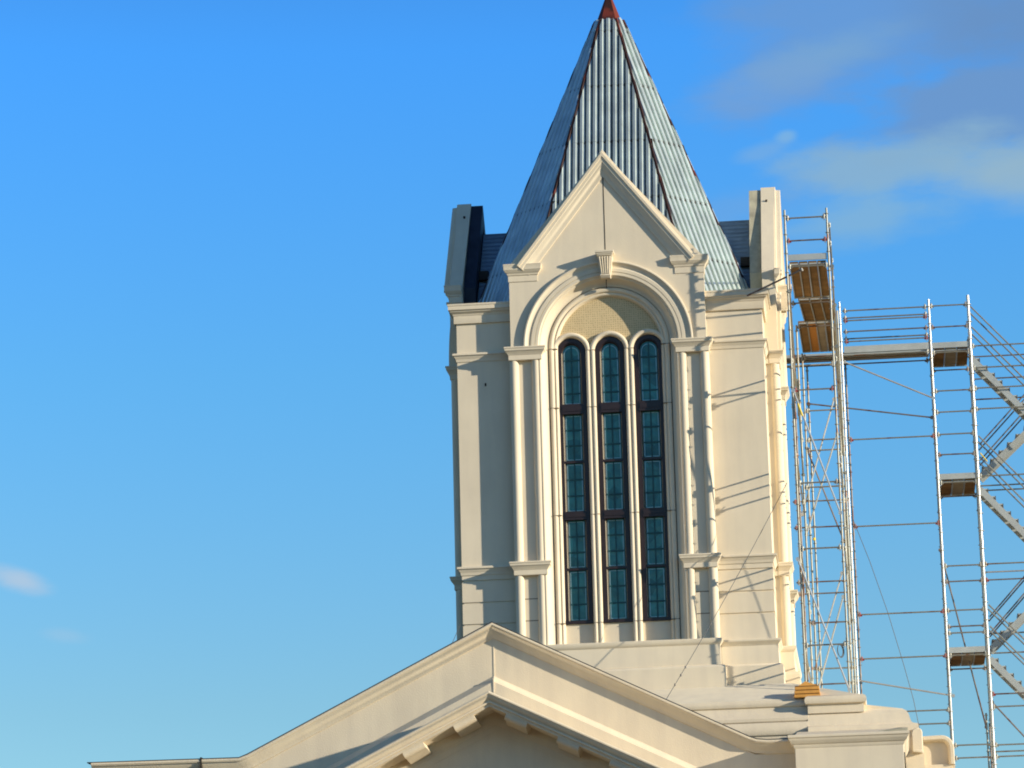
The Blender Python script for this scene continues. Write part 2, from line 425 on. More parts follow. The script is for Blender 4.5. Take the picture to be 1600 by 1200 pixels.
# archivolt
ar = MB(STONE2)
AP = [(-.06, -.01), (-.005, -.01), (.0, .0), (.0, .085), (-.012, .10), (-.045, .105), (-.06, .09), (-.085, .055), (-.12, .035), (-.17, .025), (-.185, .045), (-.20, .055), (-.285, .055), (-.29, .035), (-.30, .035), (-.305, .05), (-.375, .05), (-.395, .03), (-.405, 0), (-.41, -.34), (-.30, -.34), (-.30, -.01)]
ar.sweep(arc(0, SPR, 2.19, 180, 0, 56), AP, XZ(YB))
archivolt = tb(ar, 'archivolt', smooth=28)
# keystone with flutes
ks = MB(STONE2)
def kx(z): return .125 + (z - 24.40) / .62 * .075
secs = [(24.40, .20), (24.46, .25), (24.52, .22), (24.70, .24), (24.85, .27), (24.98, .31), (25.0, .31)]
for i in range(len(secs) - 1):
    (z0, d0), (z1, d1) = secs[i], secs[i + 1]
    w0, w1 = kx(z0), kx(z1)
    ks.add([(-w0, YB, z0), (w0, YB, z0), (w0, YB - d0, z0), (-w0, YB - d0, z0), (-w1, YB, z1), (w1, YB, z1), (w1, YB - d1, z1), (-w1, YB - d1, z1)],
           [(0, 1, 2, 3), (4, 5, 6, 7), (0, 1, 5, 4), (1, 2, 6, 5), (2, 3, 7, 6), (3, 0, 4, 7)])
ks.box(-.215, .215, YB - .36, YB, 25.0, 25.04); ks.box(-.235, .235, YB - .38, YB, 25.04, 25.10); ks.box(-.20, .20, YB - .34, YB, 24.965, 25.0)
for q in range(5):
    x = (q - 2) * .062
    ks.tube((x * .72, YB - .235, 24.50), (x * 1.08, YB - .325, 24.94), .019, STONE2, 8)
keyo = tb(ks, 'keystone', smooth=30, bevel=.006)
# jamb cove running up, over the arch and down
cv = MB(STONE)
COVE = [(0, .0), (-.03, -.005), (-.05, -.03), (-.06, -.06), (-.08, -.12), (-.115, -.18), (-.16, -.225), (-.20, -.24), (-.215, -.24), (-.215, -.40), (0, -.40)]
jpath = [(-1.79, 14.88)] + arc(0, SPR, 1.79, 180, 0, 48) + [(1.79, 14.88)]
cv.sweep(jpath, COVE, XZ(YB + .002))
tb(cv, 'jamb_cove', smooth=28)
# window surround: double roll following the great arch
sr = MB(STONE)
def roll(cx, cd, r, a0, a1, n): return [(cx + r * math.cos(R(a0 + (a1 - a0) * i / n)), cd + r * math.sin(R(a0 + (a1 - a0) * i / n))) for i in range(n + 1)]
SR = [(0, -.42), (0, -.26)] + roll(-.07, -.27, .065, 10, 160, 7) + [(-.135, -.27)] + roll(-.175, -.285, .035, 20, 160, 4) + [(-.215, -.32), (-.235, -.36), (-.24, -.56), (-.02, -.56)]
spath = [(-1.57, 14.90)] + arc(0, 22.69, 1.57, 180, 0, 48) + [(1.57, 14.90)]
sr.sweep(spath, SR, XZ(YB))
for z in (22.68, 21.12, 18.31, 15.52):
    for sx in (-1, 1):
        a, b = sorted((sx * 1.345, sx * 1.568)); sr.box(a, b, YB + .203, YB + .3, z - .008, z + .008, JOINT2)
for sx in (-1, 1):
    a, b = sorted((sx * 1.570, sx * 1.584)); sr.box(a, b, YB + .236, YB + .3, 14.93, 22.66, JOINT)
sur = tb(sr, 'window_surround', smooth=35)
# lancet arch rings, straight mullions and the tympanum
LX = (-1.0, 0.0, 1.0); LZ = 22.60
mu = MB(STONE)
RING = [(0, -.50), (0, -.30)] + roll(-.062, -.305, .06, 15, 165, 6) + [(-.125, -.33), (-.135, -.40), (-.135, -.56), (-.02, -.56)]
def lanc(rr, z0=15.5): return lambda cx: [(cx - rr, z0)] + arc(cx, LZ, rr, 180, 0, 28) + [(cx + rr, z0)]
for i, cx in enumerate(LX):
    a0, a1 = 180, 0
    mu.sweep(arc(cx, LZ, .515, a0, a1, 28), RING, XZ(YB + .0008 * (i % 2)))
rings = tb(mu, 'lancet_arch', smooth=35)
ml = MB(STONE)
for cx in (-.5, .5):
    for s in (-1, 1):
        pr = roll(0, -.30, .055, 0, 180, 7)
        xs = cx + s * .062
        ml.prism([(xs + a, YB - b) for a, b in pr] + [(xs - .055, YB + .5), (xs + .055, YB + .5)], lambda a, b, d: (a, b, d), 14.92, 22.62)
    ml.box(cx - .02, cx + .02, YB + .30, YB + .5, 14.92, 22.62)
    ml.box(cx - .118, cx + .118, YB + .36, YB + .52, 14.92, 22.62)
for cx in (-.5, .5):
    for z in (22.62, 21.12, 18.31, 15.52): ml.box(cx - .119, cx + .119, YB + .2435, YB + .42, z - .007, z + .007, JOINT2)
mull = tb(ml, 'stone_mullion', smooth=35)
ty = MB(TYMP)
ty.prism([(-1.45, 22.60)] + arc(0, 22.62, 1.46, 180, 0, 40) + [(1.45, 22.60)], XZ(YB), -.52, -.37)
# cut the three lancet openings out of the tympanum: keep only the area above their rings
ty = MB(TYMP)
xs = [-1.46 + 2.92 * i / 146 for i in range(147)]
def lowz(x):
    z = 22.6
    for cx in LX:
        if abs(x - cx) < .46: z = max(z, LZ + math.sqrt(.46 ** 2 - (x - cx) ** 2))
    return z
def topz(x): return 22.62 + math.sqrt(max(0, 1.46 ** 2 - x * x))
for i in range(146):
    a, b = xs[i], xs[i + 1]
    za, zb, ta, tb_ = lowz(a), lowz(b), topz(a), topz(b)
    if ta <= za or tb_ <= zb: continue
    ty.add([(a, YB + .37, za), (b, YB + .37, zb), (b, YB + .37, tb_), (a, YB + .37, ta)], [(0, 1, 2, 3)])
tb(ty, 'tympanum_panel', smooth=0)
sp = MB(STONE2)
for cx in LX:
    w = .36 if cx else .385
    sp.box(cx - .40, cx + .40, YB + .40, YB + .52, 14.92, 15.515)
tb(sp, 'sill_panel', smooth=0)
# windows
def window(cx):
    YW = YB - .10
    rr = .385
    fpath = [(cx - rr, 15.52)] + arc(cx, LZ, rr, 180, 0, 28) + [(cx + rr, 15.52)]
    f = MB(BRONZE)
    FR = [(0, -.66), (0, -.47), (-.03, -.47), (-.035, -.455), (-.11, -.455), (-.115, -.48), (-.135, -.48), (-.135, -.50)]
    FR = FR + [(-.165, -.545), (-.165, -.66)]
    f.sweep(fpath, FR, XZ(YW))
    f.box(cx - rr + .02, cx + rr - .02, YW + .44, YW + .58, 15.52, 15.60)
    for z0, z1, dd in ((20.97, 21.23, .43), (18.20, 18.42, .43), (19.69, 19.75, .49), (16.90, 16.96, .49)):
        f.box(cx - .28, cx + .28, YW + dd, YW + .62, z0, z1)
    for z0, z1 in ((20.97, 21.23), (18.20, 18.42)):
        f.box(cx - .26, cx + .26, YW + .415, YW + .5, z0 + .07, z1 - .07)
    lights = ((15.60, 16.90), (16.96, 18.20), (18.42, 19.69), (19.75, 20.97), (21.23, None))
    for z0, z1 in lights:          # pale splayed bead beside each light, painting in the stile's sunlit face
        for q in (-1, 1):
            zt = z1 if z1 else LZ
            xa, xb = cx + q * .250, cx + q * .214
            f.add([(xa, YW + .495, z0), (xb, YW + .575, z0), (xb, YW + .575, zt), (xa, YW + .495, zt)], [(0, 1, 2, 3)], BEAD)
    w = tb(f, 'lancet_window', smooth=30)
    gl = MB(GLASS)
    pts = [(cx - .24, 15.56)] + arc(cx, LZ, .24, 180, 0, 20) + [(cx + .24, 15.56)]
    gl.prism(pts, XZ(YW), -.62, -.57)
    gl.build('leaded_pane', parent=w, smooth=0)
    ld = MB(LEAD)
    for z0, z1 in lights:
        zt = z1 if z1 else LZ + .19
        ld.box(cx - .017, cx + .017, YW + .555, YW + .575, z0, zt)
        n = 3 if z1 is None else 2
        for q in range(1, n + 1):
            z = z0 + (zt - z0) * q / (n + 1) if z1 else z0 + .30 + (q - 1) * .44
            ld.box(cx - .20, cx + .20, YW + .553, YW + .575, z - .022, z + .022)
        e = .185; zz = (z1 or LZ) - .03
        for s in (-1, 1):
            ld.box(cx + s * e - .008, cx + s * e + .008, YW + .556, YW + .575, z0 + .03, zz, CAME)
        ld.box(cx - e, cx + e, YW + .556, YW + .575, z0 + .03, z0 + .046, CAME)
        if z1: ld.box(cx - e, cx + e, YW + .556, YW + .575, zz - .016, zz, CAME)
        else: ld.sweep(arc(cx, LZ - .03, e + .008, 180, 0, 16), [(0, -.573), (0, -.556), (-.016, -.556), (-.016, -.573)], XZ(YW), mat=CAME)
    ld.build('leading', parent=w, smooth=0)
    return w
wins = [window(cx) for cx in LX]
# pilasters
def pilaster(sx):
    m = MB(STONE)
    xo, xi = 2.55, 1.79
    A = lambda x: sx * x
    for z0, z1 in ((14.90, 16.80), (17.05, 22.42)):
        xa, xb = sorted((A(1.80), A(2.50)))
        m.box(xa, xb, YB + .11, -3.70, z0, z1)
        for xc in (2.455, 1.885):
            pr = [(A(xc) + .125 * math.cos(R(t)), YB + .10 - .125 * math.sin(R(t)) * 1.05) for t in range(-20, 201, 20)]
            pr = [(A(xc) + .118 * math.cos(2 * math.pi * i / 18), YB + .105 + .118 * math.sin(2 * math.pi * i / 18)) for i in range(18)]
            m.prism(pr, lambda a, b, d: (a, b, d), z0, z1)
    # masonry under the rolls on the outer return
    for z in (15.61, 16.17):
        a, b = sorted((A(2.0), A(2.34))); m.box(a, b, YB + .106, YB + .15, z - .012, z + .012, JOINT2)
    p = tb(m, 'pilaster', smooth=30)
    for zb in (16.76, 22.375):
        pr = [(-.02, 0), (.0, 0), (.012, .01), (.012, .13), (.03, .15), (.04, .18), (.07, .21), (.085, .235), (.10, .245), (.105, .29), (.12, .31), (.12, .335), (.11, .345), (-.02, .345)]
        x0, x1 = sorted((A(1.74), A(2.57)))
        m2 = MB(STONE)
        m2.sweep([(x1, -3.9), (x1, YB - .02), (x0, YB - .02), (x0, YB + .24)], zshift(pr, zb), XY)
        m2.box(x0 + .0, x1 - .0, YB + .0, -3.9, zb + .004, zb + .340)
        m2.build('capital', parent=p, smooth=30)
    return p
pil = [pilaster(-1), pilaster(1)]
# bay plinth
pb = MB(STONE)
pth = [(2.50, -3.90), (2.50, YB), (-2.50, YB), (-2.50, -3.90)]
pb.sweep(pth, [(.19, 12.0), (.19, 14.20), (.16, 14.25), (.07, 14.28), (.06, 14.79), (.09, 14.82), (.11, 14.85), (.125, 14.90), (.125, 14.93), (.11, 14.945), (-.3, 14.945), (-.3, 12.0)], XY)
plinth = tb(pb, 'bay_plinth', smooth=30)
# raw backing behind the gable, seen from the side
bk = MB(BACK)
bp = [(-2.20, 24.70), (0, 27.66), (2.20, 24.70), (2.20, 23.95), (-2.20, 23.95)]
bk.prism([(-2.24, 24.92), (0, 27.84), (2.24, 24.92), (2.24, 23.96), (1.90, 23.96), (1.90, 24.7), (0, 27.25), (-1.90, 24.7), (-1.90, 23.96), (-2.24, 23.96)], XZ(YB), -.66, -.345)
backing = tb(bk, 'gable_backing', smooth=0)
for q in (-1, 1):
    for t in (.17, .58):
        bo = MB(DOT)
        x = q * 2.30 * t; z = 27.875 + .02 - abs(x) * sl
        bo.tube((x, YB + .19, z - .02), (x + q * .03, YB + .19, z + .05), .028, n=8)
        bo.build('anchor_bolt', parent=backing, smooth=0)
# cricket roof from the spire to the gable: ribs run level
ck = MB(CRK)
ZR = 27.02; hw = 2.30; zE = 23.97
for s in (-1, 1):
    n = 22
    for i in range(n):
        t0, t1 = i / n, (i + 1) / n
        seq = [(t0, 0), (t0 + .55 / n, 0), (t0 + .68 / n, -.07), (t1 - .13 / n, -.07), (t1, 0)]
        for (ta, da), (tb2, db) in zip(seq, seq[1:]):
            za, zb = ZR - (ZR - zE) * ta + da, ZR - (ZR - zE) * tb2 + db
            xa, xb = s * hw * ta, s * hw * tb2
            yin_a, yin_b = -max(1.2, .383 * (33.84 - za) - .5), -max(1.2, .383 * (33.84 - zb) - .5)
            ck.add([(xa, YB + .66, za), (xb, YB + .66, zb), (xb, yin_b, zb), (xa, yin_a, za)], [(0, 1, 2, 3)])
crk = tb(ck, 'cricket_roof', smooth=0)
for q in (-1, 1):
    clp = MB(DOT); xa, xb = sorted((q * 1.20, q * 1.42)); clp.box(xa, xb, YB + .60, YB + .92, 25.36, 25.60)
    clp.build('roof_clip', parent=crk, smooth=0)
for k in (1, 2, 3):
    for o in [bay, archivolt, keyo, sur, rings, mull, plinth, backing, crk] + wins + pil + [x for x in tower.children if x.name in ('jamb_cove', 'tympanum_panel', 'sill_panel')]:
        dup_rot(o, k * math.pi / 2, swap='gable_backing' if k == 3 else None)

# spire -------------------------------------------------------------
ZA = 33.84; KC = .383; W = .575; ZB0 = 23.95; ZCAP = 32.86
def sv8(cc, ww=W): return [(-ww * cc, -cc), (ww * cc, -cc), (cc, -ww * cc), (cc, ww * cc), (ww * cc, cc), (-ww * cc, cc), (-cc, ww * cc), (-cc, -ww * cc)]
c0 = KC * (ZA - ZB0) - .10
un = MB(REDK)
c1 = KC * (ZA - ZCAP) - .05
b0 = sv8(c0); b1 = sv8(c1)
un.add([(x, y, ZB0) for x, y in b0] + [(x, y, ZCAP) for x, y in b1], [(i, (i + 1) % 8, 8 + (i + 1) % 8, 8 + i) for i in range(8)] + [tuple(range(8))[::-1], tuple(range(8, 16))])
und = tb(un, 'spire_frame', smooth=0)
cp = MB(RED)
cc = KC * (ZA - ZCAP) - .035
_v = [(x, y, ZCAP) for x, y in sv8(cc)] + [(x * .05, y * .05, ZA - .03) for x, y in sv8(cc)]
cp.add(_v, [(i, (i + 1) % 8, 8 + (i + 1) % 8, 8 + i) for i in (1, 3, 5, 7)] + [tuple(range(8))[::-1], tuple(range(8, 16))])
cp.add(_v, [(i, (i + 1) % 8, 8 + (i + 1) % 8, 8 + i) for i in (0, 2, 4, 6)], HIPM)
tb(cp, 'spire_cap', smooth=0)
hp = MB(HIPM)
for (x0, y0), (x1, y1) in zip(sv8(KC * (ZA - ZB0) + .012), sv8(KC * (ZA - ZCAP) + .012)):
    hp.tube((x0, y0, ZB0), (x1, y1, ZCAP), .033, HIPM, n=6)
hp.build('hip_angle', parent=und, smooth=0)
ROWS = [24.02, 25.25, 27.05, 28.85, 30.65, 32.45]
def facet(vi, PITCHR=.178):
    """corrugated sheets on the facet between base vertices vi and vi+1; returns one mesh"""
    va, vb = sv8(KC * (ZA - ZB0))[vi], sv8(KC * (ZA - ZB0))[(vi + 1) % 8]
    a = Vector((*va, ZB0)); b = Vector((*vb, ZB0)); apex = Vector((0, 0, ZA))
    mid = (a + b) / 2; u = (b - a).normalized(); upv = (apex - mid); L = upv.length; upv.normalize()
    nrm = u.cross(upv).normalized()
    if nrm.dot(mid) < 0: nrm = -nrm
    half = (b - a).length / 2
    capL = (ZCAP + .0 - ZB0) / (ZA - ZB0) * L
    m = MB(GALV)
    def pt(x, t, n): return mid + u * x + upv * t + nrm * n
    nr = int(half / PITCHR) + 1
    rows = [(z - ZB0) / (ZA - ZB0) * L for z in ROWS] + [capL]
    for i in range(-nr, nr + 1):
        xc = i * PITCHR + random.uniform(-.004, .004)
        if abs(xc) > half - .02: continue
        tend = L * (1 - (abs(xc) - .0) / half) - .04
        capE = capL + random.uniform(-.02, .03)
        TE = lambda x: L * (1 - abs(x) / half) - .20
        tend = min(TE(xc), capE)
        if tend < .1: continue
        t0 = 1.1 if vi % 2 == 0 else .0
        if tend < t0 + .1: continue
        ww = PITCHR / 2
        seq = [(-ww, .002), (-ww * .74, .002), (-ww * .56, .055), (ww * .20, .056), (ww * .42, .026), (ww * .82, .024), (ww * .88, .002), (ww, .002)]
        cuts = [t0] + [r for r in rows if t0 < r < tend - .05] + [tend]
        for q in range(len(cuts) - 1):
            ta, tb3 = cuts[q], cuts[q + 1]
            lift0, lift1 = .010, .004
            for (xa, na), (xb, nb) in zip(seq, seq[1:]):
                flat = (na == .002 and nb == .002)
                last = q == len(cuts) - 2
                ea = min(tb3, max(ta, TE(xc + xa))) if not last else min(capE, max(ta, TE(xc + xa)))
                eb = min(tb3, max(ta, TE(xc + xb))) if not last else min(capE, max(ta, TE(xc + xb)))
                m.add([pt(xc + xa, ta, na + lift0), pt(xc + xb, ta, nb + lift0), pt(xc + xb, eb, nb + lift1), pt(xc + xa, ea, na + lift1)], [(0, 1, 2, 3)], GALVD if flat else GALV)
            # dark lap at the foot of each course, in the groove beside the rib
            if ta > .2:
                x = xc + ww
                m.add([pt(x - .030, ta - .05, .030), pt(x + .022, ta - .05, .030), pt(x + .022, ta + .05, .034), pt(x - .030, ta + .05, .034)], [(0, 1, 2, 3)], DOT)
        # dark patch painting the shade inside the rib's open end at the hip
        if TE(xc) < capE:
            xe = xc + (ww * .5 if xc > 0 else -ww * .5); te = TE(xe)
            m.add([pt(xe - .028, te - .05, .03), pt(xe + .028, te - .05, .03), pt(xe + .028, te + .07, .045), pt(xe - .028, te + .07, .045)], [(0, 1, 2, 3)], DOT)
    return tb(m, 'spire_sheeting', smooth=0)
for i in range(8): facet(i)

# ================================================================== CHURCH BODY
church = empty('church_building', (-2.6, -5, 0), 'cream stone church with a broad modillioned gable below the tower', 'church')
def cb(mb, name, parent=None, **k):
    o = mb.build(name, parent=parent or church, **k)
    if parent is None: o.location = (2.6, 5, 0)
    return o
XP = -2.63; ZP = 14.78; SP = .4942; YP = -9.0
# main walls down to the ground (below the picture), and the upper gable wall
m = MB(ROUGH)
m.prism([(-12.3, 0), (-12.3, 11.45), (-8.75, 11.45), (XP, 14.45), (3.5, 11.42), (4.45, 11.42), (4.45, 0)], XZ(YP), -.6, 0)
wall = cb(m, 'gable_wall', smooth=0)
m = MB(ROUGH)
m.prism([(-6.9 - 1.5, 10.4), (-8.75, 10.2), (-8.75, 10.45), (XP, 13.47), (3.45, 10.46), (3.45, 10.2)], XZ(YP), 0, .10)
lg = MB(ROUGH)
LEDGE = [(0, 0), (0, .02), (-.13, .16), (-.45, .17), (-.45, 0)]
lg.sweep([(-12.3, 10.47), (-8.75, 10.47), (XP, 13.52), (3.5, 10.49), (4.45, 10.49)], LEDGE, XZ(YP - .0))
lg.prism([(-12.3, 9.0), (-12.3, 10.04), (-8.75, 10.04), (XP, 13.06), (3.5, 10.03), (4.45, 10.03), (4.45, 9.0)], XZ(YP), 0, .168)
cb(lg, 'sloped_ledge', smooth=0)
cpg = MB(ROUGH)
CP = [(0, -.75), (0, .235), (-.015, .25), (-.05, .25), (-.06, .235), (-.075, .23), (-.085, .20), (-.13, .175), (-.20, .10), (-.26, .05), (-.30, .035), (-.305, -.0), (-.305, -.75)]
cpg.sweep([(-12.35, 11.80), (-8.76, 11.78)] + [(-8.55, 11.86)] + [(XP, ZP), (3.38, 11.81), (3.56, 11.745), (3.80, 11.72), (4.45, 11.72)], CP, XZ(YP))
cop = cb(cpg, 'raking_coping', smooth=30)
fl_ = MB(NAVY)
fl_.sweep([(-12.45, 11.80), (-8.76, 11.78), (-8.55, 11.86), (XP, ZP), (3.38, 11.81), (3.56, 11.745), (3.80, 11.72), (4.40, 11.72)], [(.002, -.7), (.002, .24), (.014, .25), (.022, .24), (.022, -.7)], XZ(YP))
fl_.build('metal_flashing', parent=cop, smooth=0)
jn = MB(JOINT); jn.box(-9.70, -9.66, YP - .262, YP + .2, 11.3, 11.83)
jn.build('expansion_joint', parent=wall, smooth=0)
for z0, z1, d in ((13.50, 14.45, .012), (12.80, 13.44, .182)):
    jn = MB(STONE); jn.box(XP - .006, XP + .022, YP - d, YP + .01, z0, z1)
    jn.build('sealant_bead', parent=wall, smooth=0)
# roof slabs behind the gable and the body of the building
m = MB(NAVY)
for s in (-1, 1):
    m.add([(XP, YP + .3, 14.5), (XP + s * 6.1, YP + .3, 11.5), (XP + s * 6.1, 2, 11.5), (XP, 2, 14.5)], [(0, 1, 2, 3)])
m.box(-12.2, 7.0, YP + .5, 16, 11.2, 11.4)
cb(m, 'roof', smooth=0)
m = MB(ROUGH); m.box(-12.1, 4.4, YP + .6, 16, 0, 11.2); m.box(4.4, 7.9, -6.0, 16, 0, 11.2)
cb(m, 'body_wall', smooth=0)
# portico gable
YT = -9.95
XQ, ZQ, SQ = -2.52, 12.86, .487
pt_ = MB(ROUGH)
pt_.prism([(XQ - 9, 0), (XQ - 9, ZQ - .755 - 9 * SQ), (XQ, ZQ - .755), (XQ + 6.9, ZQ - .755 - 6.9 * SQ), (XQ + 6.9, 0)], XZ(YT), -1.5, 0)
tym = cb(pt_, 'portico_tympanum', smooth=0)
cr_ = MB(ROUGH)
# profile: soffit, corona, cyma ; o is measured down (negative) from the rake line
DD = .40
CR = [(0, -1.5), (0, .86), (-.02, .875), (-.05, .875), (-.065, .85), (-.09, .84), (-.14, .79), (-.17, .745), (-.185, .73), (-.195, .75), (-.225, .755), (-.24, .74), (-.245, .70), (-.30, .69), (-.305, .64), (-.305, .09), (-.40, .085), (-.43, .08), (-.47, .05), (-.53, .04), (-.56, .02), (-.70, .015), (-.70, -.9)]
CR = [(o, d + DD if d > .1 else d) for o, d in CR]
rp = [(XQ - 9, ZQ - 9 * SQ), (XQ, ZQ), (XQ + 6.9, ZQ - 6.9 * SQ)]
cr_.sweep(rp, CR, XZ(YT))
cornice = cb(cr_, 'raking_cornice', smooth=30)
th = math.atan(SQ)
def modillion(s, dist):
    mm = MB(ROUGH)
    def F(a, b, d):      # a along the rake downwards, b perpendicular (down), d outwards
        x = XQ + s * (a * math.cos(th) - b * math.sin(th)); z = ZQ - a * math.sin(th) - b * math.cos(th)
        return (x, YT - d, z)
    pr = [(.05, .29), (.645, .29), (.645, .34), (.635, .385), (.61, .42), (.57, .435), (.50, .43), (.42, .425), (.34, .45), (.26, .46), (.18, .475), (.05, .47)]
    mm.prism([(b, d * (1.0 + DD / .60)) for d, b in pr], lambda b, d, a: F(a, b, d), dist - .27, dist + .27)
    mm.build('modillion', parent=cornice, smooth=30)
for s in (-1, 1):
    for q in range(7 if s < 0 else 5): modillion(s, .84 + q * 1.33)
mm = MB(ROUGH)
# ------ stepped attic to the right of the gable
def mould_run(name, x0, x1, yf, pr, retR=True, mat=ROUGH, depth=3.0):
    mo = MB(mat)
    pth = ([(x1, yf + depth)] if retR else []) + [(x1, yf), (x0, yf)]
    mo.sweep(pth, pr, XY)
    return cb(mo, name, smooth=32)
sk = MB(ROUGH)       # sloping weathering from the tower foot to the attic
sk.add([(-3.5, -4.42, 13.72), (4.30, -4.42, 13.72), (4.70, -6.02, 13.10), (-3.5, -6.02, 13.10), (-3.5, -4.4, 12.6), (4.3, -4.4, 12.6), (4.7, -6.0, 12.6), (-3.5, -6.0, 12.6)],
       [(0, 1, 2, 3), (3, 2, 6, 7), (1, 5, 6, 2)])
sk.add([(4.30, -4.42, 13.72), (4.70, -6.02, 13.10), (6.10, -6.3, 13.10), (6.1, 4, 13.1), (4.30, 4.2, 13.72)], [(0, 1, 2, 3, 4)])
sk.mats = [MEMB]
cb(sk, 'weathering_slope', smooth=0)
TOR = [(-.5, 12.905), (-.02, 12.905), (.02, 12.91), (.05, 12.93), (.07, 12.98), (.07, 13.03), (.04, 13.08), (-.02, 13.105), (-.5, 13.11)]
CY1 = [(-.5, 12.53), (.22, 12.53), (.235, 12.55), (.235, 12.62), (.20, 12.66), (.12, 12.72), (.07, 12.79), (.04, 12.85), (.03, 12.895), (-.5, 12.895)]
CY2 = [(-.5, 12.0), (.26, 12.0), (.26, 12.18), (.30, 12.20), (.32, 12.24), (.32, 12.36), (.28, 12.44), (.25, 12.515), (-.5, 12.515)]
mould_run('attic_torus', -3.5, 4.72, -6.0, TOR, False)
mould_run('attic_moulding', -3.5, 4.72, -6.0, CY1, False)
mould_run('attic_moulding', -3.5, 4.72, -6.0, CY2, False)
# projecting corner block
YC = -6.28
TOR2 = [(-.4, 12.91), (-.01, 12.91), (.03, 12.93), (.05, 12.98), (.05, 13.04), (.02, 13.10), (-.04, 13.13), (-.4, 13.135)]
mo = MB(ROUGH); mo.sweep([(6.10, -2.0), (6.10, YC), (4.70, YC), (4.70, -5.9)], TOR2, XY); mo.box(4.72, 6.08, YC + .05, -3, 12.7, 13.12)
cb(mo, 'corner_torus', smooth=32)
CB = [(-2.3, 11.0), (.50, 11.0), (.50, 12.14), (.52, 12.16), (.52, 12.30), (.50, 12.34), (.40, 12.37), (.36, 12.40), (.33, 12.48), (.30, 12.60), (.24, 12.70), (.14, 12.76), (.04, 12.785), (-.9, 12.905), (-2.3, 12.91)]
mo = MB(ROUGH)
CBx = [(-.6, 11.0)] + [(o, d) for o, d in CB[1:-2]] + [(-.6, 12.86)]
mo.sweep([(6.85, 2.5), (6.85, YC + .35), (4.71, YC + .35)], CBx, XY)
mo.add([(4.72, YC + .3, 12.90), (6.12, YC + .3, 12.90), (6.90, YC + .3, 12.785), (6.90, 2, 12.785), (6.12, 2, 12.90), (4.72, 2, 12.90), (4.72, YC + .3, 12.5), (6.90, YC + .3, 12.5), (6.90, 2, 12.5)],
       [(0, 1, 2, 7, 6), (0, 1, 4, 5), (1, 2, 3, 4), (2, 3, 8, 7)])
cb(mo, 'corner_base', smooth=32)
# pedestal at the gable's foot
pd = MB(STONE)
PX0, PX1, PY = 4.45, 6.96, -9.8
pd.box(PX0, PX1, PY, -6.1, 0, 11.46)
ped = cb(pd, 'pedestal', smooth=0, bevel=.01)
pc = MB(STONE)
PCN = [(-.05, 11.42), (.0, 11.42), (.02, 11.45), (.03, 11.50), (.08, 11.54), (.10, 11.58), (.115, 11.60), (.125, 11.64), (.15, 11.66), (.15, 11.71), (.135, 11.725), (-.05, 11.725)]
pc.sweep([(PX1, -6.2), (PX1, PY), (PX0, PY), (PX0, YP + .1)], PCN, XY)
pc.add([(PX0, PY, 11.72), (PX1, PY, 11.72), (PX1 - .2, -6.4, 12.24), (PX0, -6.4, 12.24), (PX0, -6.4, 11.6), (PX1 - .2, -6.4, 11.6), (PX0, PY, 11.5), (PX1, PY, 11.5)], [(0, 1, 2, 3), (0, 3, 4, 6), (1, 7, 5, 2)])
pc.build('pedestal_cornice', parent=ped, smooth=32)
fm = MB(BACK); fm.add([(6.36, PY - .12, 11.735), (7.06, PY - .13, 11.732), (7.08, PY - .10, 11.80), (6.86, PY + .1, 11.835)], [(0, 1, 2, 3)])
fm.add([(6.36, PY + .1, 11.735), (7.06, PY + .1, 11.732), (7.08, PY + .1, 11.80), (6.86, PY + .3, 11.835)], [(0, 1, 2, 3)])
fm.build('loose_flashing', parent=ped, smooth=0)
# scroll console and rounded end of the side parapet
cs = MB(ROUGH)
YS = -6.6
cs.prism([(7.20, 11.63), (7.44, 11.60), (7.45, 12.10), (7.43, 12.16), (7.38, 12.20), (7.28, 12.20), (7.22, 12.16), (7.20, 12.10)], XZ(YS), -.5, .0)
cs.prism([(7.20, 11.62), (7.44, 11.59), (7.455, 11.66), (7.19, 11.69)], XZ(YS), -.5, .03)
cb(cs, 'console', smooth=35, bevel=.02)
ep = MB(ROUGH)
pts = [(7.0, 0), (7.0, 12.03), (7.86, 12.06)] + arc(7.90, 11.76, .30, 88, 0, 8) + [(8.20, 11.3), (8.20, 0)]
ep.prism(pts, XZ(-6.1), -.7, -.10)
RM = [(0, -.10), (0, .05), (-.02, .07), (-.09, .07), (-.12, .04), (-.15, -.06), (-.15, -.10)]
ep.sweep([(7.47, 12.05), (7.86, 12.06)] + arc(7.90, 11.76, .30, 88, 0, 8) + [(8.20, 11.35)], RM, XZ(-6.1))
ep.box(7.47, 8.12, -6.10, -5.9, 0, 11.36)
cb(ep, 'rounded_parapet', smooth=35)
m = MB(ROUGH); m.box(7.02, 7.46, -6.5, -5.2, 0, 12.0); m.box(6.9, 8.1, -5.6, 12, 0, 11.3)
cb(m, 'side_wall', smooth=0)

# ================================================================== SMALL THINGS ON THE ROOF
lum = MB(WOOD, WOODD)
x0, x1 = 4.40, 5.04
for i in range(3):
    z = 13.115 + i * .095; e = .012 * i
    lum.box(x0 + e, x1 - e, -6.16 + e, -5.60, z, z + .075, WOOD)
    lum.box(x0 + .03, x1 - .03, -6.13, -5.62, z + .075, z + .095, WOODD)
zt = 13.115 + .285
lum.add([(x0 + .10, -6.12, zt), (x1 - .06, -6.12, zt), (x1 - .1, -5.62, zt), (x0 + .1, -5.62, zt), (4.68, -5.95, zt + .13), (4.74, -5.8, zt + .13)],
        [(0, 1, 5, 4), (1, 2, 5), (2, 3, 4, 5), (3, 0, 4), (0, 3, 2, 1)], WOOD)
lo = lum.build('lumber_stack', smooth=0, bevel=.006)
tag(lo, 'small orange stack of sawn lumber lying on the ledge right of the tower foot', 'lumber')

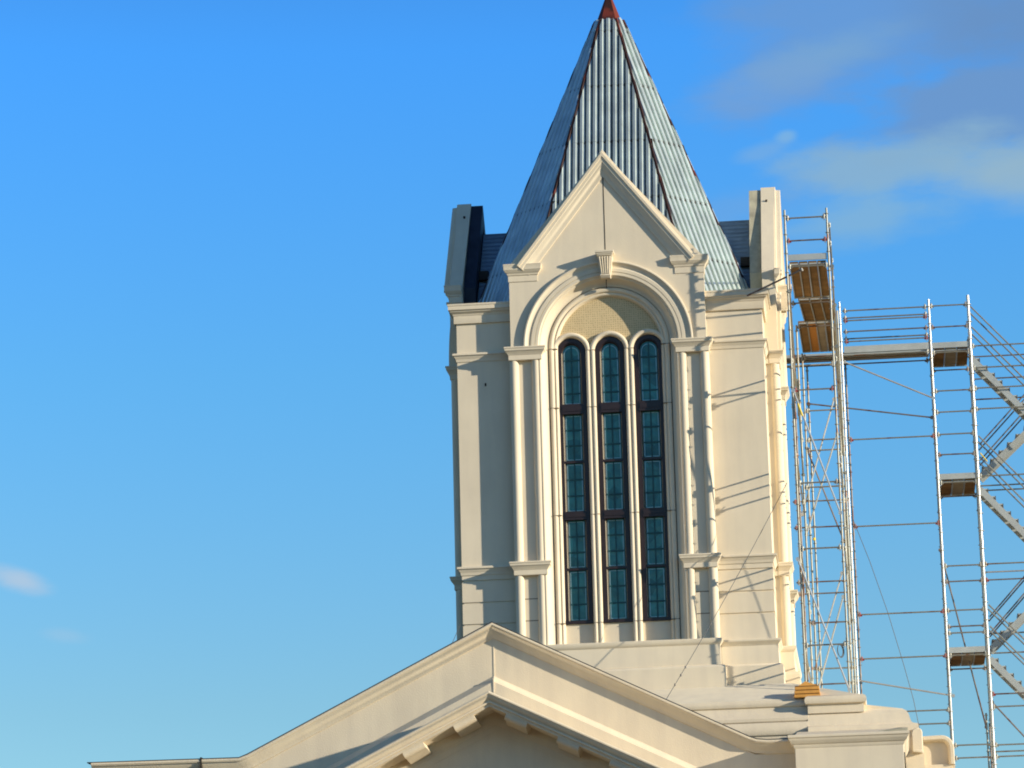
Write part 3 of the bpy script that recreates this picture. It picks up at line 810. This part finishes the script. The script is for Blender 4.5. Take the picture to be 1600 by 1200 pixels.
def wire(name, pts, r, label, mat=CABLE, knots=()):
    w = MB(mat)
    for a, b in zip(pts, pts[1:]): w.tube(a, b, r, n=6)
    for k in knots: w.tube(Vector(k) - Vector((0, 0, .03)), Vector(k) + Vector((0, 0, .03)), r * 2.2, n=6)
    return tag(w.build(name), label, 'cable' if 'cable' in name else 'rope')
wire('guy_cable', [(6.03, -5.0, 17.7), (6.40, -5.0, 16.6), (6.78, -5.0, 15.3), (7.10, -5.0, 14.0), (7.30, -5.0, 13.1), (7.45, -5.0, 12.1)], .008, 'thin slack cable hanging from the scaffold down to the parapet end')
A, B = Vector((4.42, -4.55, 18.78)), Vector((1.22, -5.98, 13.15))
rp_ = [A.lerp(B, t) - Vector((0, 0, .35 * math.sin(math.pi * t))) * .3 for t in [i / 12 for i in range(13)]]
wire('rope', rp_, .009, 'thin knotted rope slanting across the right front of the tower', knots=[rp_[10], rp_[11], A.lerp(B, .87) - Vector((0, 0, .05))])
wire('rope', [(-4.02, -4.1, 15.6), (-4.10, -4.6, 15.2), (-4.22, -5.2, 14.7)], .008, 'short thin rope trailing from the lower left tower corner')

# ================================================================== SCAFFOLD BESIDE THE TOWER
def rosettes(mb, x, y, z0, z1, mat, r=.055, step=.5, ph=0.0):
    z = math.ceil((z0 - ph) / step) * step + ph
    while z < z1 - .02:
        mb.tube((x, y, z - .006), (x, y, z + .006), r, mat, 8); z += step
def standard(x, y, z0, z1, parent, mat=STEEL, r=.026, name='standard'):
    m = MB(mat); zs = z0
    m.tube((x, y, z0), (x, y, z1), r, mat, 10)
    rosettes(m, x, y, z0, z1, mat, r * 2.1, ph=.09)
    zj = z1 - 1.1
    while zj > z0:                          # spigot joints
        m.tube((x, y, zj - .05), (x, y, zj + .05), r * 1.25, mat, 10); zj -= 2.0
    return m.build(name, parent=parent)
def heads(m, a, b, mat):
    a, b = Vector(a), Vector(b); d = (b - a).normalized()
    for p, s in ((a, 1), (b, -1)):
        q = p + d * s * .07
        m.tube(q - Vector((0, 0, .055)), q + Vector((0, 0, .055)), .034, mat, 6)
        m.tube(p + d * s * .03 - Vector((0, 0, .02)), p + d * s * .14 - Vector((0, 0, .02)), .028, mat, 6)
        m.box(q.x - .012, q.x + .012, q.y - .03, q.y + .03, q.z - .09, q.z + .09, STEELB)
def ledger(a, b, parent, mat=STEEL, r=.021, hm=None, name='ledger'):
    m = MB(mat); m.tube(a, b, r, mat, 8)
    heads(m, a, b, hm or mat)
    return m.build(name, parent=parent)
def brace(a, b, parent, mat=STEEL, r=.022):
    m = MB(mat); m.tube(a, b, r, mat, 8)
    a, b = Vector(a), Vector(b)
    for p in (a, b): m.tube(p - Vector((0, .03, 0)), p + Vector((0, .03, 0)), .05, mat, 8)
    return m.build('brace', parent=parent)

scA = empty('scaffold_tower', (5.25, -.4, 12.4), 'narrow tube scaffold with plank deck close against the tower', 'scaffold')
class Shift:
    def __init__(s, root): s.root = root
def fix(root):        # parts were modelled in world metres
    for ch in root.children: ch.location = -root.location
ZD = 24.33
rows = [(-5.2, 4.68, 5.745, 25.74, 25.74), (-1.63, 4.66, 5.80, 25.0, 25.15), (0.95, 4.74, 5.86, 24.25, 24.6), (4.45, 4.80, 5.91, 24.3, 25.74), (5.70, 4.90, 5.99, 24.2, 24.4)]
for i, (y, xl, xr, zl, zr) in enumerate(rows):
    standard(xl, y, 12.4, zl, scA, STEEL if i != 1 else STEELD)
    standard(xr, y, 12.4, zr, scA, (STEEL, STEEL, STEEL, STEELB, STEELD)[i])
standard(4.50, 3.3, 12.4, 23.6, scA, STEEL)
# guard rails in front and level ledgers at each frame
def L(row, z, mat=STEEL, hm=None, x0=None, x1=None):
    y, xl, xr = rows[row][:3]
    ledger((xl if x0 is None else x0, y, z), (xr if x1 is None else x1, y, z), scA, mat, hm=hm)
L(0, 25.52); L(0, 24.92, STEELD, REDP)
L(0, 24.24); L(1, 24.20, STEELD); L(2, 24.20, STEELD); L(3, 24.20, STEELD)
for z, r_, mt, hm in ((21.02, 0, STEEL, REDP), (22.64, 3, STEEL, None), (21.80, 3, STEEL, None), (21.50, 3, STEEL, STEELD), (18.63, 0, STEEL, None), (19.75, 2, STEEL, None), (20.06, 3, STEELD, REDP),
                      (19.32, 3, STEELD, REDP), (16.96, 0, STEEL, None), (17.78, 3, STEELD, None), (17.45, 3, STEELD, None), 
                      (16.07, 2, STEELD, None), (14.53, 0, STEEL, None), (15.35, 3, STEEL, None), (14.92, 3, STEELD, None)):
    L(r_, z, mt, hm, x0=4.35 if mt is STEELD and r_ == 3 else None)
# ledgers running in depth on both sides (they throw the slanting shadows on the front)
for x in (4.70, 5.80):
    for (ya, yb) in ((-5.2, -1.63), (-1.63, .95), (.95, 4.45)):
        for z in (21.80, 19.35, 16.93, 14.45) + ((24.82, 25.30) if ya == -5.2 and x > 5 else ()):
            ledger((x, ya, z), (x, yb, z), scA, STEEL)
for (xa, za, xb, zb, y) in ((4.70, 21.0, 5.73, 17.82, -5.26), (4.62, 16.70, 5.74, 13.38, -5.26), (5.63, 22.95, 4.60, 19.70, 4.50), (5.70, 21.2, 4.75, 18.47, .99), (4.80, 21.6, 5.72, 18.9, 4.55),
                            (5.62, 18.0, 4.75, 15.37, 4.50), (5.65, 16.75, 4.88, 14.3, .99)):
    brace((xa, y, za), (xb, y, zb), scA, STEELD if y == 4.55 else STEELB)
for x, ya, za, yb, zb in ((5.82, -5.2, 24.2, -1.63, 22.1), (5.82, -1.63, 24.1, .95, 22.1), (5.84, -5.2, 22.1, -1.63, 20.1), (5.84, -1.63, 18.1, .95, 16.1), (4.74, -1.63, 22.1, .95, 20.1), (4.72, -5.2, 23.6, -1.63, 21.6), (5.86, .95, 20.1, 4.45, 18.1)):
    brace((x, ya, za), (x, yb, zb), scA, STEEL)
# deck boards
def boards(x0, x1, y0, y1, z, mats, parent, n, axis='y', skewx=0.0):
    w = (x1 - x0) / n if axis == 'y' else (y1 - y0) / n
    for i in range(n):
        m = MB(mats[i % len(mats)]); g_ = .008
        if axis == 'y':
            a, b = x0 + i * w + g_, x0 + (i + 1) * w - g_
            m.add([(a, y0, z), (b, y0, z), (b + skewx, y1, z), (a + skewx, y1, z), (a, y0, z + .05), (b, y0, z + .05), (b + skewx, y1, z + .05), (a + skewx, y1, z + .05)],
                  [(0, 1, 2, 3), (4, 5, 6, 7), (0, 1, 5, 4), (1, 2, 6, 5), (2, 3, 7, 6), (3, 0, 4, 7)])
            m.box(a - g_, a + .022, y0 + .0, y1 - .0, z - .025, z + .06, TOE) if not skewx else m.add(
                [(a - g_, y0, z - .03), (a + .02, y0, z - .03), (a + .02 + skewx, y1, z - .03), (a - g_ + skewx, y1, z - .03), (a - g_, y0, z + .02), (a + .02, y0, z + .02), (a + .02 + skewx, y1, z + .02), (a - g_ + skewx, y1, z + .02)],
                [(0, 1, 2, 3), (4, 5, 6, 7), (0, 1, 5, 4), (1, 2, 6, 5), (2, 3, 7, 6), (3, 0, 4, 7)], TOE)
            for yy in (y0, y1 - .05): m.box((a + skewx * (yy > y0)), (b + skewx * (yy > y0)), yy, yy + .05, z - .03, z, TOE)
        else:
            a, b = y0 + i * w + g_, y0 + (i + 1) * w - g_
            m.box(x0, x1, a, b, z, z + .05); m.box(x0, x1, a - g_, a + .02, z - .03, z + .06, TOE)
        m.build('deck_board', parent=parent, smooth=0)
boards(4.74, 5.68, -5.15, -1.72, 24.33, [PLY], scA, 4, skewx=.03)
boards(4.86, 5.72, -1.55, .88, 24.33, [PLY], scA, 3, skewx=.10)
boards(4.78, 5.74, 1.02, 4.38, 24.33, [PLY, PLYO, PLYG, PLY], scA, 4, skewx=.04)
m = MB(TOE); m.box(4.72, 5.70, -5.20, -5.16, 24.40, 24.56)
m.build('toe_board', parent=scA, smooth=0)
m = MB(YEL); m.tube((4.80, -5.29, 20.65), (4.90, -5.29, 20.33), .024); m.build('yellow_tape', parent=scA)
m = MB(YEL); m.tube((4.90, 4.45, 18.95), (4.90, 4.45, 19.02), .04); m.build('yellow_tape', parent=scA)
ledger((5.80, -5.2, 19.05), (5.80, -1.63, 19.05), scA, STEEL)
fix(scA)
cl = MB(CABLE)
for k in range(3):
    rr = .17 - .012 * k
    ring_ = [(5.58 + rr * .45 * math.cos(t) - .01 * k, -5.30 + rr * .8 * math.cos(t), 14.35 + rr * math.sin(t)) for t in [2 * math.pi * i / 20 for i in range(21)]]
    for a, b in zip(ring_, ring_[1:]): cl.tube(a, b, .008, n=6)
tag(cl.build('cable_coil'), 'loop of dark cable hung on the front of the scaffold near the roof', 'cable coil')
tie = MB(STEELD, STEELB)
tie.tube((3.62, -4.52, 23.72), (5.05, -5.27, 24.13), .024, STEELD, 10); tie.tube((5.05, -5.27, 24.13), (5.07, -5.28, 24.135), .045, STEELB, 12)
tag(tie.build('tie_tube'), 'dark slanting tube with a pale end, reaching from the scaffold to the tower cornice', 'scaffold tube')

# ------------------------------------------------------------------ walkway and stair tower
ww_ = empty('scaffold_walkway', (7.1, 5.3, 24.2), 'high level scaffold walkway with four guard rails bridging to the stairs', 'walkway')
Y1, Y2 = 4.90, 5.75
for z, hm in ((25.59, None), (25.30, REDP), (24.98, None), (24.69, REDP)):
    ledger((5.98, Y1, z), (8.38, Y1, z), ww_, STEEL if z != 24.98 else STEELD, hm=hm)
for z in (25.59, 24.98): ledger((5.98, Y2, z), (8.40, Y2, z), ww_, STEEL)
boards(3.9, 8.36, Y1 + .02, Y2, 24.33, [PLY, PLY, PLYG], ww_, 3, axis='x')
m = MB(TOE); m.box(5.98, 8.36, Y1 - .01, Y1 + .02, 24.36, 24.55); m.box(3.9, 8.36, Y2 + .02, Y2 + .05, 24.36, 24.55); m.build('toe_board', parent=ww_, smooth=0)
ledger((3.9, Y1 - .03, 24.28), (8.38, Y1 - .03, 24.28), ww_, STEEL, name='bearer'); ledger((3.9, Y2 + .06, 24.25), (8.38, Y2 + .06, 24.25), ww_, STEELD, name='bearer')
ledger((4.1, Y1 - .08, 24.05), (5.7, Y1 - .08, 24.05), ww_, STEELB, name='bearer')
fix(ww_)

st = empty('stair_scaffold', (10.4, 6, 0), 'tall scaffold stair tower with zigzag flights at the right edge', 'scaffold')
F_, G_ = 4.90, 7.10
for (x, y, zt, mt, r_) in ((8.415, F_, 25.80, STEELB, .030), (9.52, F_, 25.86, STEELB, .042), (8.43, G_, 25.2, STEELD, .026), (9.55, G_, 25.2, STEEL, .030), (12.1, F_, 26, STEEL, .026), (12.1, G_, 26, STEEL, .026), (13.2, F_, 26, STEEL, .026), (13.2, G_, 26, STEEL, .026)):
    standard(x, y, 0, zt, st, mt, r_)
standard(9.40, 6.0, 0, 14.15, st, STEEL, .026); standard(9.46, 5.5, 0, 13.8, st, STEELD)
def Ls(z, x0, x1, y=F_, mat=STEEL, hm=None, r=.021): ledger((x0, y, z), (x1, y, z), st, mat, r, hm)
for z, mt in ((25.60, STEEL), (24.98, STEELD), (24.24, STEEL), (23.13, STEEL), (22.52, STEEL), (21.88, STEEL), (21.30, STEELD), (20.50, STEEL), (18.14, STEEL), (17.70, STEELD), (16.89, STEEL), (16.44, STEELD), (16.26, STEEL), (15.64, STEEL), (13.15, STEEL), (12.80, STEEL)):
    Ls(z, 8.415, 9.52, mat=mt)
for z in (24.24, 20.53, 15.57): Ls(z, 8.43, 9.55, G_, STEELD)
for z, y, mt in ((24.38, F_, STEEL), (24.59, G_, STEELD), (23.75, F_, STEEL), (23.93, G_, STEELD), (23.16, F_, STEEL), (23.33, G_, STEELD), (22.56, F_, STEEL), (20.64, F_, STEEL), (20.80, G_, STEEL), (20.66, G_, STEEL), (18.15, F_, STEEL),
                 (18.30, G_, STEELB), (17.70, F_, STEELD), (16.54, G_, STEEL), (15.98, G_, STEEL), (14.52, F_, STEELD), (14.17, F_, STEEL), (13.12, F_, STEEL), (13.2, G_, STEEL), (12.80, F_, STEEL)):
    Ls(z, 9.52, 12.1, y, mt, hm=REDP if z in (17.70, 14.52) else None)
for z in (21.85, 19.37, 16.88, 15.64): ledger((5.98, F_, z), (8.415, F_, z), st, STEEL, hm=REDP)
for z in (14.14, 13.77): ledger((6.9, F_, z), (8.415, F_, z), st, STEEL)
brace((5.98, F_, 24.10), (8.41, F_, 22.93), st, STEELB); brace((4.90, F_ + .05, 22.96), (8.33, F_ + .05, 22.39), st, STEELD); brace((5.92, F_, 15.05), (8.50, F_, 14.52), st, STEELB)
brace((8.36, F_, 18.6), (9.42, G_, 13.9), st, STEELD); brace((9.55, F_, 14.3), (11.3, F_, 12.2), st, STEELD); brace((10.6, F_, 12.7), (9.9, F_, 12.0), st)
# landings
for zl in (24.33, 20.55, 15.66):
    boards(8.47, 9.47, F_ + .06, G_ - .12, zl, [PLY, PLYG, PLY], st, 3)
    m = MB(TOE); m.box(8.45, 9.48, F_ - .015, F_ + .015, zl + .04, zl + .20); m.build('toe_board', parent=st, smooth=0)
# flights: front ones go down to the right, rear ones come back up from the landing below
def flight(xa, za, xb, zb, y0, y1):
    m = MB(TOE, STEELD)
    dirv = Vector((xb - xa, 0, zb - za)); n = max(3, int(abs(zb - za) / .215))
    for y in (y0, y1): m.bar((xa, y, za), (xb, y, zb), .045, .17, TOE)
    o = m.build('stair_stringer', parent=st, smooth=0)
    t = MB(PLYG)
    for i in range(n):
        q = (i + .6) / n; x = xa + dirv.x * q; z = za + dirv.z * q
        t.box(x - .12, x + .12, y0, y1, z + .10, z + .135, TOE)
        xr = x - .11 * (1 if dirv.z < 0 else -1)
        t.box(x + (.10 if dirv.z < 0 else -.12), x + (.12 if dirv.z < 0 else -.10), y0, y1, z - .02, z + .135, STEELD)
    t.build('stair_treads', parent=st, smooth=0)
def rail(xa, za, xb, zb, y, mt=STEEL):
    m = MB(mt); m.tube((xa, y, za), (xb, y, zb), .021, mt, 8); m.build('handrail', parent=st)
s1 = (22.44 - 24.01) / (10.90 - 9.53); s3 = (16.88 - 16.01) / (10.63 - 9.69)
for (xa, za, kk) in ((9.53, 24.05, 1.14), (9.55, 20.30, 1.14), (9.56, 15.52, 1.10)):
    flight(xa, za, xa + 2.55, za - 2.55 * kk, 5.02, 5.66)
    for y in (4.96, 5.70):
        for dz in (1.50, .90): rail(xa + .05, za + dz, xa + 2.6, za + dz - 2.55 * kk, y)
for (xa, za, kk) in ((9.66, 20.92, .90), (9.66, 15.98, .93)):
    flight(xa, za, xa + 2.5, za + 2.5 * kk, 6.30, 6.95)
    for y in (6.24, 7.0):
        for dz in (.95, .50): rail(xa, za + dz - .05, xa + 2.5, za + dz - .05 + 2.5 * kk * 1.15, y, STEELD)
m = MB(YEL); m.tube((9.62, 4.92, 21.30), (9.80, 4.92, 21.05), .018); m.build('yellow_tape', parent=st)
# far landings (outside the picture)
for zl in (21.3, 16.9, 12.6): boards(12.1, 13.2, F_ + .06, G_ - .1, zl, [PLY], st, 3)
fix(st)
